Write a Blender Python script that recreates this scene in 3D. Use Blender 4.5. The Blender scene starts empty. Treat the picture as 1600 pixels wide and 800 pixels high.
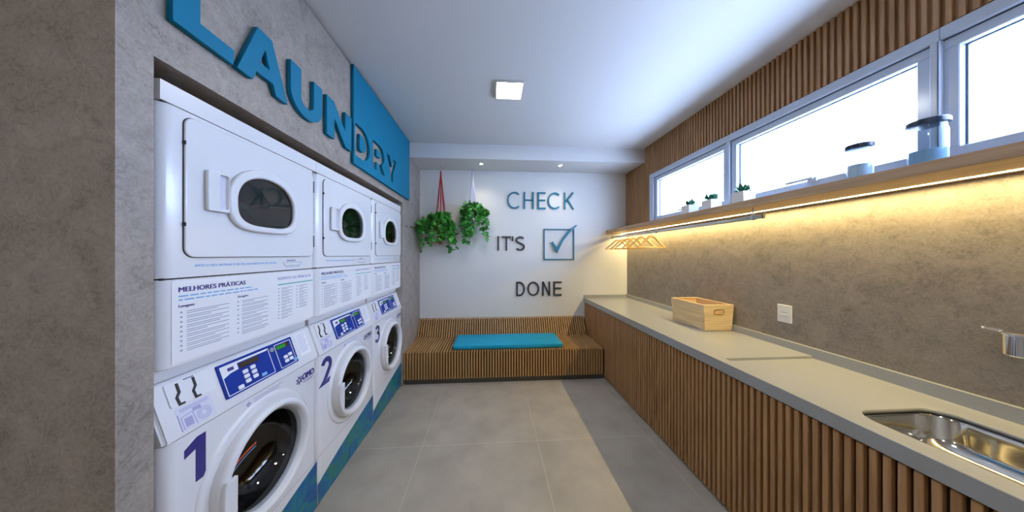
import bpy, bmesh, math, random
from mathutils import Vector, Matrix
random.seed(7)
PI = math.pi
C = bpy.context.scene.collection
SC = bpy.context.scene

# ------------------------------------------------------------------ camera, world, exposure
H = 1.445
cam = bpy.data.cameras.new('camera'); camo = bpy.data.objects.new('camera', cam); C.objects.link(camo)
camo.location = (0, 0, H); camo.rotation_euler = (PI/2, 0, -0.0644)
cam.sensor_width = 36; cam.lens = 398/1600*36
cam.shift_x = 6.7/1600; cam.shift_y = -1.6/1600; cam.clip_start = .02
SC.camera = camo
SC.view_settings.view_transform = 'Standard'
SC.view_settings.look = 'None'
SC.view_settings.gamma = 1
SC.view_settings.use_curve_mapping = False
SC.view_settings.exposure = 0.0
SKY_COL = (0.46, 0.63, 1.0); SKY_STR = 24.0
LAMP_STR = 80.0; SPOT_W = 10.0; LED_STR = 310.0
w = bpy.data.worlds.new('sky'); SC.world = w; w.use_nodes = True
bg = w.node_tree.nodes['Background']; bg.inputs[0].default_value = (*SKY_COL, 1); bg.inputs[1].default_value = SKY_STR
SC.cycles.max_bounces = 10; SC.cycles.diffuse_bounces = 6; SC.cycles.glossy_bounces = 4
SC.cycles.transparent_max_bounces = 12; SC.cycles.sample_clamp_indirect = 6
SC.cycles.caustics_reflective = False; SC.cycles.caustics_refractive = False
# ------------------------------------------------------------------ materials
def newmat(name):
    m = bpy.data.materials.new(name); m.use_nodes = True
    return m, m.node_tree, m.node_tree.nodes['Principled BSDF']
def plain(name, col, rough=.5, metal=0, var=.04, scale=30, bump=0, spec=.5, coat=0):
    m, nt, b = newmat(name); N, L = nt.nodes, nt.links
    b.inputs['Roughness'].default_value = rough; b.inputs['Metallic'].default_value = metal
    b.inputs['Specular IOR Level'].default_value = spec
    if coat: b.inputs['Coat Weight'].default_value = coat; b.inputs['Coat Roughness'].default_value = .08
    tc = N.new('ShaderNodeTexCoord'); no = N.new('ShaderNodeTexNoise'); no.inputs['Scale'].default_value = scale
    L.new(tc.outputs['Object'], no.inputs['Vector'])
    mx = N.new('ShaderNodeMix'); mx.data_type = 'RGBA'
    mx.inputs[6].default_value = (*[max(0, c*(1-var)) for c in col], 1); mx.inputs[7].default_value = (*[min(1, c*(1+var)) for c in col], 1)
    L.new(no.outputs[0], mx.inputs[0]); L.new(mx.outputs[2], b.inputs['Base Color'])
    if bump:
        bp = N.new('ShaderNodeBump'); bp.inputs['Strength'].default_value = bump; bp.inputs['Distance'].default_value = .002
        L.new(no.outputs[0], bp.inputs['Height']); L.new(bp.outputs[0], b.inputs['Normal'])
    return m
def emit(name, col, s):
    m, nt, b = newmat(name); nt.nodes.remove(b)
    e = nt.nodes.new('ShaderNodeEmission'); e.inputs[0].default_value = (*col, 1); e.inputs[1].default_value = s
    nt.links.new(e.outputs[0], nt.nodes['Material Output'].inputs[0]); return m
def ramp(N, stops):
    r = N.new('ShaderNodeValToRGB'); r.color_ramp.elements[0].position = stops[0][0]; r.color_ramp.elements[0].color = (*stops[0][1], 1)
    r.color_ramp.elements[1].position = stops[-1][0]; r.color_ramp.elements[1].color = (*stops[-1][1], 1)
    for p, c in stops[1:-1]:
        e = r.color_ramp.elements.new(p); e.color = (*c, 1)
    return r
def stone(name, base, rough=.5):
    m, nt, b = newmat(name); N, L = nt.nodes, nt.links
    tc = N.new('ShaderNodeTexCoord')
    n1 = N.new('ShaderNodeTexNoise'); n1.inputs['Scale'].default_value = 7; n1.inputs['Detail'].default_value = 9; n1.inputs['Roughness'].default_value = .72
    n1.inputs['Distortion'].default_value = 1.2
    n2 = N.new('ShaderNodeTexNoise'); n2.inputs['Scale'].default_value = 48; n2.inputs['Detail'].default_value = 5; n2.inputs['Distortion'].default_value = 2
    L.new(tc.outputs['Object'], n1.inputs['Vector']); L.new(tc.outputs['Object'], n2.inputs['Vector'])
    ma = N.new('ShaderNodeMath'); ma.operation = 'MULTIPLY_ADD'; ma.inputs[1].default_value = .45
    L.new(n2.outputs[0], ma.inputs[0]); 
    mb = N.new('ShaderNodeMath'); mb.operation = 'MULTIPLY'; mb.inputs[1].default_value = .6
    L.new(n1.outputs[0], mb.inputs[0]); L.new(mb.outputs[0], ma.inputs[2])
    r = ramp(N, [(.36, tuple(c*.62 for c in base)), (.5, base), (.66, tuple(min(1, c*1.28) for c in base))])
    L.new(ma.outputs[0], r.inputs[0]); L.new(r.outputs[0], b.inputs['Base Color'])
    b.inputs['Roughness'].default_value = rough
    bp = N.new('ShaderNodeBump'); bp.inputs['Strength'].default_value = .12; bp.inputs['Distance'].default_value = .003
    L.new(ma.outputs[0], bp.inputs['Height']); L.new(bp.outputs[0], b.inputs['Normal'])
    return m
def wood(name, a, bcol, grain='Z', rough=.5):
    m, nt, b = newmat(name); N, L = nt.nodes, nt.links
    tc = N.new('ShaderNodeTexCoord'); mp = N.new('ShaderNodeMapping')
    s = {'Z': (34, 34, 2.2), 'Y': (34, 2.2, 34), 'X': (2.2, 34, 34)}[grain]
    mp.inputs['Scale'].default_value = s
    n = N.new('ShaderNodeTexNoise'); n.inputs['Scale'].default_value = 1.5; n.inputs['Detail'].default_value = 6; n.inputs['Distortion'].default_value = .6
    L.new(tc.outputs['Object'], mp.inputs[0]); L.new(mp.outputs[0], n.inputs['Vector'])
    r = ramp(N, [(.3, a), (.7, bcol)]); L.new(n.outputs[0], r.inputs[0]); L.new(r.outputs[0], b.inputs['Base Color'])
    b.inputs['Roughness'].default_value = rough
    return m
def tile_floor(name):
    m, nt, b = newmat(name); N, L = nt.nodes, nt.links
    tc = N.new('ShaderNodeTexCoord'); sx = N.new('ShaderNodeSeparateXYZ'); L.new(tc.outputs['Object'], sx.inputs[0])
    def M(op, a, bb, c=None):
        n = N.new('ShaderNodeMath'); n.operation = op
        for i, v in enumerate((a, bb, c)):
            if v is None: continue
            if isinstance(v, (int, float)): n.inputs[i].default_value = v
            else: L.new(v, n.inputs[i])
        return n.outputs[0]
    def axis(o, off, p):
        t = M('DIVIDE', M('SUBTRACT', o, off), p)
        fr = M('FRACT', t, None); d = M('MINIMUM', fr, M('SUBTRACT', 1.0, fr))
        return M('LESS_THAN', d, .0022/p), M('FLOOR', t, None)
    gx, ix = axis(sx.outputs[0], -.52, .878); gy, iy = axis(sx.outputs[1], 1.962, .878)
    g = M('MAXIMUM', gx, gy)
    wn = N.new('ShaderNodeTexWhiteNoise'); wn.noise_dimensions = '2D'
    cb = N.new('ShaderNodeCombineXYZ'); L.new(ix, cb.inputs[0]); L.new(iy, cb.inputs[1]); L.new(cb.outputs[0], wn.inputs['Vector'])
    n = N.new('ShaderNodeTexNoise'); n.inputs['Scale'].default_value = 4; n.inputs['Detail'].default_value = 8; L.new(tc.outputs['Object'], n.inputs['Vector'])
    r = ramp(N, [(.3, (.315, .285, .235)), (.7, (.405, .37, .31))]); L.new(n.outputs[0], r.inputs[0])
    hs = N.new('ShaderNodeHueSaturation'); L.new(r.outputs[0], hs.inputs['Color']); L.new(M('MULTIPLY_ADD', wn.outputs[0], .08, .96), hs.inputs['Value'])
    mx = N.new('ShaderNodeMix'); mx.data_type = 'RGBA'; L.new(g, mx.inputs[0]); L.new(hs.outputs[0], mx.inputs[6]); mx.inputs[7].default_value = (.48, .44, .38, 1)
    L.new(mx.outputs[2], b.inputs['Base Color']); b.inputs['Roughness'].default_value = .42
    return m
def glass(name, tint, gloss=.9, ior=1.45, rough=.02):
    m, nt, b = newmat(name); N, L = nt.nodes, nt.links; N.remove(b)
    t = N.new('ShaderNodeBsdfTransparent'); t.inputs[0].default_value = (*tint, 1)
    g = N.new('ShaderNodeBsdfGlossy'); g.inputs['Roughness'].default_value = rough; g.inputs[0].default_value = (gloss, gloss, gloss, 1)
    lw = N.new('ShaderNodeLayerWeight'); lw.inputs[0].default_value = .5
    pw = N.new('ShaderNodeMath'); pw.operation = 'POWER'; pw.inputs[1].default_value = 4.5; L.new(lw.outputs['Facing'], pw.inputs[0])
    r0 = ((ior-1)/(ior+1))**2; f = N.new('ShaderNodeMath'); f.operation = 'MULTIPLY_ADD'; f.inputs[1].default_value = (1-r0)*.9; f.inputs[2].default_value = r0
    L.new(pw.outputs[0], f.inputs[0])
    mx = N.new('ShaderNodeMixShader'); L.new(f.outputs[0], mx.inputs[0]); L.new(t.outputs[0], mx.inputs[1]); L.new(g.outputs[0], mx.inputs[2])
    L.new(mx.outputs[0], N['Material Output'].inputs[0]); return m

M = dict(
    stone=stone('stone_panel_taupe', (.215, .185, .155), .55),
    stone_lit=stone('stone_panel_lit', (.30, .262, .232), .5),  # same stone, with the stronger light on the left cladding put into its colour
    plaster=plain('white_paint', (.70, .70, .70), .7, var=.015, scale=5),
    backpaint=plain('back_wall_paint', (.74, .74, .72), .6, var=.015, scale=5),
    floor=tile_floor('porcelain_floor'),
    slat=wood('wood_slat', (.30, .15, .058), (.46, .25, .105)),
    slatgap=plain('slat_backing', (.035, .017, .008), .8),
    seat=wood('bench_wood', (.32, .17, .06), (.48, .275, .11)),
    shelfwood=wood('shelf_wood', (.36, .22, .12), (.52, .34, .19), 'Y'),
    crate=wood('crate_pine', (.56, .40, .20), (.80, .62, .36), 'Y'),
    crateend=wood('crate_end_pine', (.56, .40, .20), (.80, .62, .36), 'X'),
    hanger=wood('hanger_wood', (.62, .38, .14), (.80, .54, .22), 'X', .4),
    counter=plain('quartz_counter', (.345, .35, .345), .25, var=.05, scale=120),
    plinth=plain('dark_plinth', (.06, .055, .045), .6),
    alu=plain('white_aluminium', (.56, .64, .78), .16, var=.02),  # white metal with the blue cast of the light put into its colour
    seal=plain('window_seal', (.03, .07, .12), .5),
    pane=glass('window_glass', (1, 1, 1)),
    enamel=plain('white_enamel', (.78, .80, .84), .22, var=.01, coat=.4),
    plastic=plain('white_plastic', (.76, .78, .82), .35, var=.01),
    greyplastic=plain('grey_plastic', (.30, .33, .37), .4),
    slot=plain('black_plastic', (.012, .012, .018), .4),
    doorglass=glass('washer_door_glass', (.30, .31, .32), .9, 1.6, .03),
    dryglass=glass('dryer_door_glass', (.42, .45, .47), .9, 1.7, .05),
    steel=plain('stainless_drum', (.2, .2, .2), .25, 1, var=.1, scale=60),
    gasket=plain('rubber_gasket', (.05, .05, .055), .5),
    chrome=plain('chrome', (.8, .8, .8), .08, 1, var=.02),
    sink=plain('polished_sink_steel', (.72, .69, .62), .1, 1, var=.05, scale=8, bump=.25),
    navy=plain('navy_print', (.035, .03, .20), .4),
    blueprint=plain('blue_print', (.002, .028, .27), .5, var=.1, scale=12, spec=.25),
    lightblue=plain('light_blue_print', (.18, .42, .75), .4),
    greyprint=plain('grey_print', (.30, .33, .45), .5),
    purpleprint=plain('lilac_print', (.38, .37, .62), .5),
    teal=plain('teal_print', (.05, .40, .42), .4),
    greenprint=plain('green_print', (.03, .35, .20), .4),
    orange=plain('orange_print', (.75, .12, .04), .4),
    sticker=plain('pale_sticker', (.66, .68, .80), .4, var=.01),
    white=plain('white_print', (.82, .84, .88), .4, var=.01),
    screen=plain('dark_screen', (.03, .014, .01), .2),
    green=emit('green_digits', (.02, .8, .12), .55),
    signblue=plain('blue_sign', (.0, .17, .30), .6, var=.03, scale=3, spec=.25),
    signblue2=plain('blue_letter', (.005, .17, .26), .4, var=.03),
    signdark=plain('charcoal_letter', (.035, .04, .055), .4),
    cushion=plain('turquoise_fabric', (.0, .31, .50), .75, var=.05, scale=300, bump=.15),
    leaf=plain('leaf_green', (.045, .28, .035), .35, var=.6, scale=14),
    leaf2=plain('succulent_green', (.05, .25, .14), .5, var=.3, scale=40),
    redcord=plain('red_cord', (.42, .025, .02), .8, var=.2, scale=200),
    whitecord=plain('pale_blue_cord', (.50, .54, .72), .8, var=.1, scale=200),
    darkcord=plain('dark_blue_cord', (.05, .08, .14), .8, var=.2, scale=200),
    redpot=plain('dark_red_pot', (.12, .02, .018), .5),
    darkpot=plain('dark_pot', (.03, .05, .06), .5),
    whitepot=plain('white_ceramic', (.72, .73, .76), .35, var=.01),
    jarlid=plain('blue_jar_lid', (.004, .018, .045), .3),
    jarglass=glass('jar_glass', (.90, .95, .98), 1, 1.35),
    powder=plain('white_powder', (.66, .76, .88), .8),
    powderblue=plain('blue_powder', (.30, .50, .72), .8),
    lamp=emit('lamp_diffuser', (.95, .97, 1), LAMP_STR),
    warmfill=emit('warm_fill_diffuser', (1, .82, .52), LAMP_STR*.85),
    spotface=emit('spot_face', (1, .92, .75), 25),
    led=emit('led_strip', (1, .78, .35), LED_STR),
    brass=plain('brass', (.45, .33, .12), .3, 1),
    earth=plain('soil', (.03, .02, .012), .9),
)
def wavemat():
    m, nt, b = newmat('seaweed_print'); N, L = nt.nodes, nt.links
    tc = N.new('ShaderNodeTexCoord'); n = N.new('ShaderNodeTexNoise'); n.inputs['Scale'].default_value = 9; n.inputs['Detail'].default_value = 6; n.inputs['Distortion'].default_value = 1.5
    L.new(tc.outputs['Object'], n.inputs['Vector'])
    r = ramp(N, [(.3, (.005, .05, .24)), (.45, (.0, .11, .30)), (.56, (.005, .19, .22)), (.66, (.02, .20, .09)), (.8, (.03, .09, .22))])
    L.new(n.outputs[0], r.inputs[0]); L.new(r.outputs[0], b.inputs['Base Color']); b.inputs['Roughness'].default_value = .3
    return m
M['wave'] = wavemat()

# ------------------------------------------------------------------ helpers
def obj(name, bm, mats, parent=None, loc=None, smooth=False, ang=35):
    me = bpy.data.meshes.new(name)
    if isinstance(bm, bpy.types.Mesh): me = bm; me.name = name
    else:
        bm.normal_update(); bm.to_mesh(me); bm.free()
    if not isinstance(mats, (list, tuple)): mats = [mats]
    me.materials.clear()
    for m in mats: me.materials.append(M[m])
    o = bpy.data.objects.new(name, me); C.objects.link(o)
    if parent: o.parent = parent
    if loc: o.location = loc
    if smooth:
        for p in me.polygons: p.use_smooth = True
        me.set_sharp_from_angle(angle=math.radians(ang))
    return o
def thing(name, label, cat, loc=(0, 0, 0), group=None, rotz=0):
    o = bpy.data.objects.new(name, None); C.objects.link(o); o.location = loc; o.rotation_euler = (0, 0, rotz); o.empty_display_size = .05
    return tag(o, label, cat, group)
def tag(o, label, cat, group=None):
    o['label'] = label; o['category'] = cat
    if group: o['group'] = group
    return o
def struct(name, bm, m, **k):
    o = obj(name, bm, m, **k); o['kind'] = 'structure'; return o
def box(bm, a, b, mi=0, bev=0, seg=2, edges=None):
    x0, y0, z0 = a; x1, y1, z1 = b
    r = bmesh.ops.create_cube(bm, size=1, matrix=Matrix.Translation(((x0+x1)/2, (y0+y1)/2, (z0+z1)/2)) @ Matrix.Diagonal((abs(x1-x0), abs(y1-y0), abs(z1-z0), 1)))
    vs = r['verts']; fs = {f for v in vs for f in v.link_faces}
    for f in fs: f.material_index = mi
    if bev:
        es = list({e for v in vs for e in v.link_edges})
        if edges: es = [e for e in es if edges(e)]
        r = bmesh.ops.bevel(bm, geom=es, offset=bev, segments=seg, affect='EDGES', profile=.5)
        for f in r['faces']: f.material_index = mi
    return bm
def B(*args, **k): return box(bmesh.new(), *args, **k)
def tube(bm, pts, r, seg=8, mi=0, caps=True):
    pts = [Vector(p) for p in pts]; rings = []
    rr = r if isinstance(r, (list, tuple)) else [r]*len(pts)
    up = Vector((0, 0, 1)); prev = None
    for i, p in enumerate(pts):
        t = (pts[min(i+1, len(pts)-1)] - pts[max(i-1, 0)]).normalized()
        if prev is None:
            a = t.cross(up)
            if a.length < 1e-3: a = t.cross(Vector((1, 0, 0)))
        else: a = prev - t*prev.dot(t)
        a.normalize(); prev = a; b = t.cross(a)
        rings.append([bm.verts.new(p + (a*math.cos(2*PI*k/seg) + b*math.sin(2*PI*k/seg))*rr[i]) for k in range(seg)])
    fs = []
    for i in range(len(rings)-1):
        for k in range(seg): fs.append(bm.faces.new((rings[i][k], rings[i][(k+1) % seg], rings[i+1][(k+1) % seg], rings[i+1][k])))
    if caps: fs.append(bm.faces.new(rings[0][::-1])); fs.append(bm.faces.new(rings[-1]))
    for f in fs: f.material_index = mi
    bmesh.ops.recalc_face_normals(bm, faces=fs)
    return bm
def lathe(bm, prof, seg=40, axis='Z', at=(0, 0, 0), mi=0, a0=0, a1=2*PI):
    """prof: list of (r, h); spun around the axis through at"""
    full = abs(a1-a0-2*PI) < 1e-6; n = seg if full else seg+1; rows = []
    for r, h in prof:
        row = []
        for k in range(n):
            t = a0 + (a1-a0)*k/seg; c, s = r*math.cos(t), r*math.sin(t)
            v = {'Z': (c, s, h), 'X': (h, c, s), 'Y': (c, h, s)}[axis]
            row.append(bm.verts.new(Vector(v)+Vector(at)))
        rows.append(row)
    fs = []
    for i in range(len(rows)-1):
        for k in range(seg):
            k2 = (k+1) % n
            try: fs.append(bm.faces.new((rows[i][k], rows[i][k2], rows[i+1][k2], rows[i+1][k])))
            except ValueError: pass
    for f in fs: f.material_index = mi
    bmesh.ops.remove_doubles(bm, verts=[v for r in rows for v in r], dist=1e-6)
    bmesh.ops.recalc_face_normals(bm, faces=[f for f in fs if f.is_valid])
    return bm
# plane frames: (s, t, d) -> world/local axes
FX = Matrix(((0, 0, 1, 0), (1, 0, 0, 0), (0, 1, 0, 0), (0, 0, 0, 1)))      # faces +X, text runs along +Y
FY = Matrix(((1, 0, 0, 0), (0, 0, -1, 0), (0, 1, 0, 0), (0, 0, 0, 1)))     # faces -Y, text runs along +X
FNX = Matrix(((0, 0, -1, 0), (-1, 0, 0, 0), (0, 1, 0, 0), (0, 0, 0, 1)))   # faces -X, runs along -Y
def ext(loops, d0, d1, frame=FX, bev=0, at=(0, 0, 0)):
    """filled outline (inner loops are holes) extruded from d0 to d1; returns a mesh"""
    cu = bpy.data.curves.new('outline', 'CURVE'); cu.dimensions = '2D'; cu.fill_mode = 'BOTH'
    cu.extrude = (d1-d0)/2 - bev; cu.bevel_depth = bev; cu.bevel_resolution = 2; cu.offset = -bev
    for lp in loops:
        sp = cu.splines.new('POLY'); sp.points.add(len(lp)-1); sp.use_cyclic_u = True
        for i, (s, t) in enumerate(lp): sp.points[i].co = (s, t, 0, 1)
    o = bpy.data.objects.new('outline', cu); me = bpy.data.meshes.new_from_object(o)
    bpy.data.objects.remove(o); bpy.data.curves.remove(cu)
    me.transform(Matrix.Translation(at) @ frame @ Matrix.Translation((0, 0, (d0+d1)/2)))
    return me
def extbm(*a, **k):
    me = ext(*a, **k); bm = bmesh.new(); bm.from_mesh(me); bpy.data.meshes.remove(me)
    bmesh.ops.remove_doubles(bm, verts=bm.verts[:], dist=1e-6); return bm
def merge(bm, other, mi=0):
    for f in other.faces: f.material_index = mi
    me = bpy.data.meshes.new('m'); other.to_mesh(me); other.free(); bm.from_mesh(me); bpy.data.meshes.remove(me); return bm
def rrect(s0, t0, s1, t1, r, n=6):
    out = []
    for cx, cy, a in ((s1-r, t1-r, 0), (s0+r, t1-r, 90), (s0+r, t0+r, 180), (s1-r, t0+r, 270)):
        for k in range(n+1):
            t = math.radians(a+90*k/n); out.append((cx+r*math.cos(t), cy+r*math.sin(t)))
    return out
def circ(cx, cy, r, n=64, ry=None): return [(cx+r*math.cos(2*PI*k/n), cy+(ry or r)*math.sin(2*PI*k/n)) for k in range(n)]
def boolean(me, cutters):
    """subtract cutter bmeshes/meshes from mesh, return new mesh"""
    o = bpy.data.objects.new('b', me); C.objects.link(o); tmp = []
    for cb in cutters:
        cm = cb
        if isinstance(cb, bmesh.types.BMesh): cm = bpy.data.meshes.new('c'); cb.to_mesh(cm); cb.free()
        c = bpy.data.objects.new('c', cm); C.objects.link(c); tmp.append(c)
        md = o.modifiers.new('b', 'BOOLEAN'); md.object = c; md.operation = 'DIFFERENCE'; md.solver = 'EXACT'
    dg = bpy.context.evaluated_depsgraph_get(); dg.update()
    res = bpy.data.meshes.new_from_object(o.evaluated_get(dg))
    for x in [o]+tmp: bpy.data.objects.remove(x)
    return res
def tomesh(bm):
    me = bpy.data.meshes.new('t'); bm.to_mesh(me); bm.free(); return me
def text_bm(s, h, width=None, frame=FX, at=(0, 0, 0), bold=0, th=.0006, cap=.729):
    cu = bpy.data.curves.new('t', 'FONT'); cu.body = s; cu.size = 1; cu.resolution_u = 3
    o = bpy.data.objects.new('t', cu); me = bpy.data.meshes.new_from_object(o)
    bpy.data.objects.remove(o); bpy.data.curves.remove(cu)
    xs = [v.co.x for v in me.vertices]
    sy = h/cap; sx = sy if width is None else width/max(1e-6, (max(xs)-min(xs)))
    bm = bmesh.new(); n = 5 if bold else 1
    for k in range(n):
        m2 = me.copy(); q = (k-(n-1)/2)*bold
        m2.transform(Matrix.Translation(at) @ frame @ Matrix.Diagonal((sx, sy, 1, 1)) @ Matrix.Translation((-min(xs)+q, (k % 2)*bold*.5, th+k*.00002)))
        bm.from_mesh(m2); bpy.data.meshes.remove(m2)
    bpy.data.meshes.remove(me); return bm
def fbox(bm, s0, t0, s1, t1, d0, d1, frame=FX, mi=0):
    a = frame @ Vector((s0, t0, d0)); b = frame @ Vector((s1, t1, d1))
    return box(bm, a, b, mi)
def ribbon(pts, wdt, closed=False):
    """outline of a stroke of given width along a polyline, mitred"""
    P = [Vector(p) for p in pts]; n = len(P); L, R = [], []
    for i in range(n):
        a = P[i]-P[i-1] if (i > 0 or closed) else P[1]-P[0]
        b = P[(i+1) % n]-P[i] if (i < n-1 or closed) else P[-1]-P[-2]
        a.normalize(); b.normalize(); na = Vector((-a.y, a.x)); nb = Vector((-b.y, b.x)); m = (na+nb).normalized()
        k = wdt/2/max(.35, m.dot(na)); L.append(tuple(P[i]+m*k)); R.append(tuple(P[i]-m*k))
    if closed: return [L, R]
    return [L+R[::-1]]
def arc(cx, cy, rx, ry, a0, a1, n=20): return [(cx+rx*math.cos(math.radians(a0+(a1-a0)*k/n)), cy+ry*math.sin(math.radians(a0+(a1-a0)*k/n))) for k in range(n+1)]

# ------------------------------------------------------------------ room shell (metres; camera at the origin, y = into the room)
ZC = 2.787; ZS = 2.61; YB = 3.548; XL = -.974; XR = 1.95; YR = -2.6; XLL = -3.0
struct('floor', B((XLL-.1, YR-.1, -.1), (XR+.3, YB+.1, 0)), 'floor')
struct('ceiling', B((XLL-.1, YR-.1, ZC), (XR+.3, YB+.1, ZC+.1)), 'plaster')
struct('wall_back', B((XL-1, YB, 0), (XR+.3, YB+.1, ZC)), 'backpaint')
struct('wall_rear', B((XLL-.1, YR-.1, 0), (XR+.3, YR, ZC)), 'plaster')
struct('wall_left', B((XLL-.1, YR, 0), (XLL, .725, ZC)), 'plaster')
# niche surround: one clad body with an opening for the machines
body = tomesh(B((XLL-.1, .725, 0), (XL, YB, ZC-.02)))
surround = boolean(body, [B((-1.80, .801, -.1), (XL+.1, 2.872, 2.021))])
struct('wall_niche', surround, 'stone_lit')
struct('trim_1', B((XLL, .765, ZC-.02), (XL-.04, YB, ZC)), 'slatgap')
# dropped soffit by the back wall
struct('ceiling_soffit', B((XL, 3.105, ZS), (XR, YB, ZC)), 'plaster')
# right wall with window opening
WT, WB, WY0, WY1 = 2.423, 1.80, -.14, 2.994
def yframe(bm, x0, x1, o, n, bev=0):
    (y0, y1, z0, z1), (a0, a1, c0, c1) = o, n
    box(bm, (x0, y0, z0), (x1, y1, c0), 0, bev, 1); box(bm, (x0, y0, c1), (x1, y1, z1), 0, bev, 1)
    box(bm, (x0, y0, c0), (x1, a0, c1), 0, bev, 1); box(bm, (x0, a1, c0), (x1, y1, c1), 0, bev, 1); return bm
wr = yframe(bmesh.new(), XR, XR+.14, (YR, YB+.1, 0, ZC), (WY0, WY1, WB, WT))
struct('wall_right', wr, 'stone')
# slatted cladding above the shelf
bm = bmesh.new(); pitch = .0307
y = YB-.004-.02
k = 0
def slat_col(y0, y1, z0, z1):
    box(bm, (XR-.024, y0, z0), (XR-.006, y0+.0165, z1), 0, bev=.0015, seg=1)
while y > -1.9:
    y1 = y+.018
    top = ZS-.001 if y1 > 3.105 else ZC-.001
    if y > WY1: slat_col(y, y1, 1.802, top)
    elif y1 < WY0: slat_col(y, y1, 1.802, top)
    else: slat_col(y, y1, WT+.002, top)
    y -= pitch
for (y0, y1, z0, z1) in ((WY1, 3.105, 1.802, ZC-.001), (3.105, YB-.002, 1.802, ZS-.001), (-1.9, WY0, 1.802, ZC-.001), (WY0, WY1, WT, ZC-.001)):
    box(bm, (XR-.008, y0, z0), (XR-.0005, y1, z1), 1)
struct('wall_slats', bm, ['slat', 'slatgap'])
# windows: one long band of three bays
glz = [(2.020, 2.873), (1.045, 1.906), (.072, .937)]
for i, (g0, g1) in enumerate(glz):
    b0 = {0: 1.949, 1: .975, 2: WY0}[i]; b1 = {0: WY1, 1: 1.949, 2: .975}[i]
    wn = thing('window_%d' % (i+1), '', '', (0, 0, 0)); del wn['label'], wn['category']; wn['kind'] = 'structure'
    # outer frame
    e = .0006
    bm = yframe(bmesh.new(), XR-.025, XR+.045, (b0+e, b1-e, WB+.001, WT-.001), (g0-.045, g1+.045, 1.855, 2.37), .002)
    fo = obj('window_frame', bm, 'alu', wn); fo['kind'] = 'structure'
    so = obj('window_sash', yframe(bmesh.new(), XR-.004, XR+.03, (g0-.044, g1+.044, 1.856, 2.369), (g0, g1, 1.90, 2.325), .003), 'alu', wn); so['kind'] = 'structure'
    bm = bmesh.new(); xa, xb = XR+.0245, XR+.034
    box(bm, (xa, g0-.001, 1.899), (xb, g1+.001, 1.906)); box(bm, (xa, g0-.001, 2.319), (xb, g1+.001, 2.326))
    box(bm, (xa, g0-.001, 1.906), (xb, g0+.006, 2.319)); box(bm, (xa, g1-.006, 1.906), (xb, g1+.001, 2.319))
    yframe(bm, XR-.008, XR-.003, (g0-.0449, g1+.0449, 1.8551, 2.3699), (g0-.0415, g1+.0415, 1.8585, 2.3665))
    o = obj('window_gasket', bm, 'seal', wn); o['kind'] = 'structure'
    o = obj('window_pane', B((XR+.02, g0, 1.9), (XR+.024, g1, 2.325)), 'pane', wn); o['kind'] = 'structure'
    bm = bmesh.new(); ym = (g0+g1)/2 - .06
    box(bm, (XR-.02, ym-.02, 1.885), (XR-.004, ym+.025, 1.915), 0, .003); box(bm, (XR-.036, ym-.012, 1.900), (XR-.02, ym+.13, 1.915), 0, .004)
    o = obj('window_latch', bm, 'alu', wn); o['kind'] = 'structure'

# ------------------------------------------------------------------ counter run on the right
XC = 1.312; XW = XR-.001; YC0 = -.9
wt = thing('worktop', 'long grey stone worktop with upstand along the right wall', 'worktop', (XC, 0, .778))
def W(p): return (p[0]-XC, p[1], p[2]-.778)
slab = tomesh(B(W((XC, YC0, .778)), W((XW-.02, YB-.021, .838)), bev=.002, seg=1))
sy0, sy1, sx0, sx1 = .38, .925, 1.425, 1.80
hole = extbm([rrect(sx0, sy0, sx1, sy1, .075, 10)], -.1, .1, Matrix.Identity(4), 0, (-XC, 0, .05))
slab = boolean(slab, [B(W((1.37, YC0+.06, .825)), W((XW+.1, 1.41, .9))), hole, B(W((1.345, YC0+.02, .7)), W((XW-.03, 1.3, .808)))])
obj('worktop_slab', slab, 'counter', wt)
obj('upstand', B(W((XW-.02, YC0, .79)), W((XW, YB-.001, .884)), bev=.001, seg=1), 'counter', wt)
obj('upstand', B(W((XC, YB-.021, .79)), W((XW-.0205, YB-.001, .878)), bev=.001, seg=1), 'counter', wt)
cb = thing('counter_base', 'low counter base clad in vertical brown wooden slats', 'cabinet', (XC, 0, 0))
bm = bmesh.new(); y = 2.88
bm2 = bmesh.new(); y = YB-.03
while y > YC0:
    box(bm2, (.008, y, .02), (.028, y+.0185, .772), 0, bev=.002, seg=1); y -= .0317
obj('slat_cladding', bm2, 'slat', cb)
bm = B((.029, .97, .045), (XW-XC-.001, YB-.002, .777)); box(bm, (.029, YC0, .045), (XW-XC-.001, .97, .60)); box(bm, (.029, YC0, .60), (.045, .97, .777))
obj('carcass', bm, 'slatgap', cb)
obj('plinth', B((.06, YC0, .0), (XW-XC-.02, YB-.01, .0445)), 'plinth', cb)
# sink bowl
sk = thing('kitchen_sink', 'polished steel undermount sink sunk into the grey worktop', 'sink', ((sx0+sx1)/2, (sy0+sy1)/2, .64))
bm = bmesh.new(); rows = []
def ring(inset, z, r):
    return [bm.verts.new((s-(sx0+sx1)/2, t-(sy0+sy1)/2, z-.61)) for s, t in rrect(sx0+inset, sy0+inset, sx1-inset, sy1-inset, r, 10)]
prof = [(-.02, .776, .09), (.004, .776, .075), (.008, .765, .075), (.012, .70, .075), (.02, .67, .09), (.045, .652, .08), (.09, .645, .06), (.16, .642, .02)]
rows = [ring(*p) for p in prof]
for a, b in zip(rows, rows[1:]):
    for k in range(len(a)): bm.faces.new((a[k], a[(k+1) % len(a)], b[(k+1) % len(a)], b[k]))
bm.faces.new(rows[-1])
o = obj('bowl', bm, 'sink', sk, smooth=True, ang=60)
bm = bmesh.new(); lathe(bm, [(0, .008), (.02, .008), (.024, .004), (.04, .006), (.043, .002), (.043, 0)], 32)
obj('drain', bm, 'chrome', sk, loc=(0, 0, .003), smooth=True)
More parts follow.
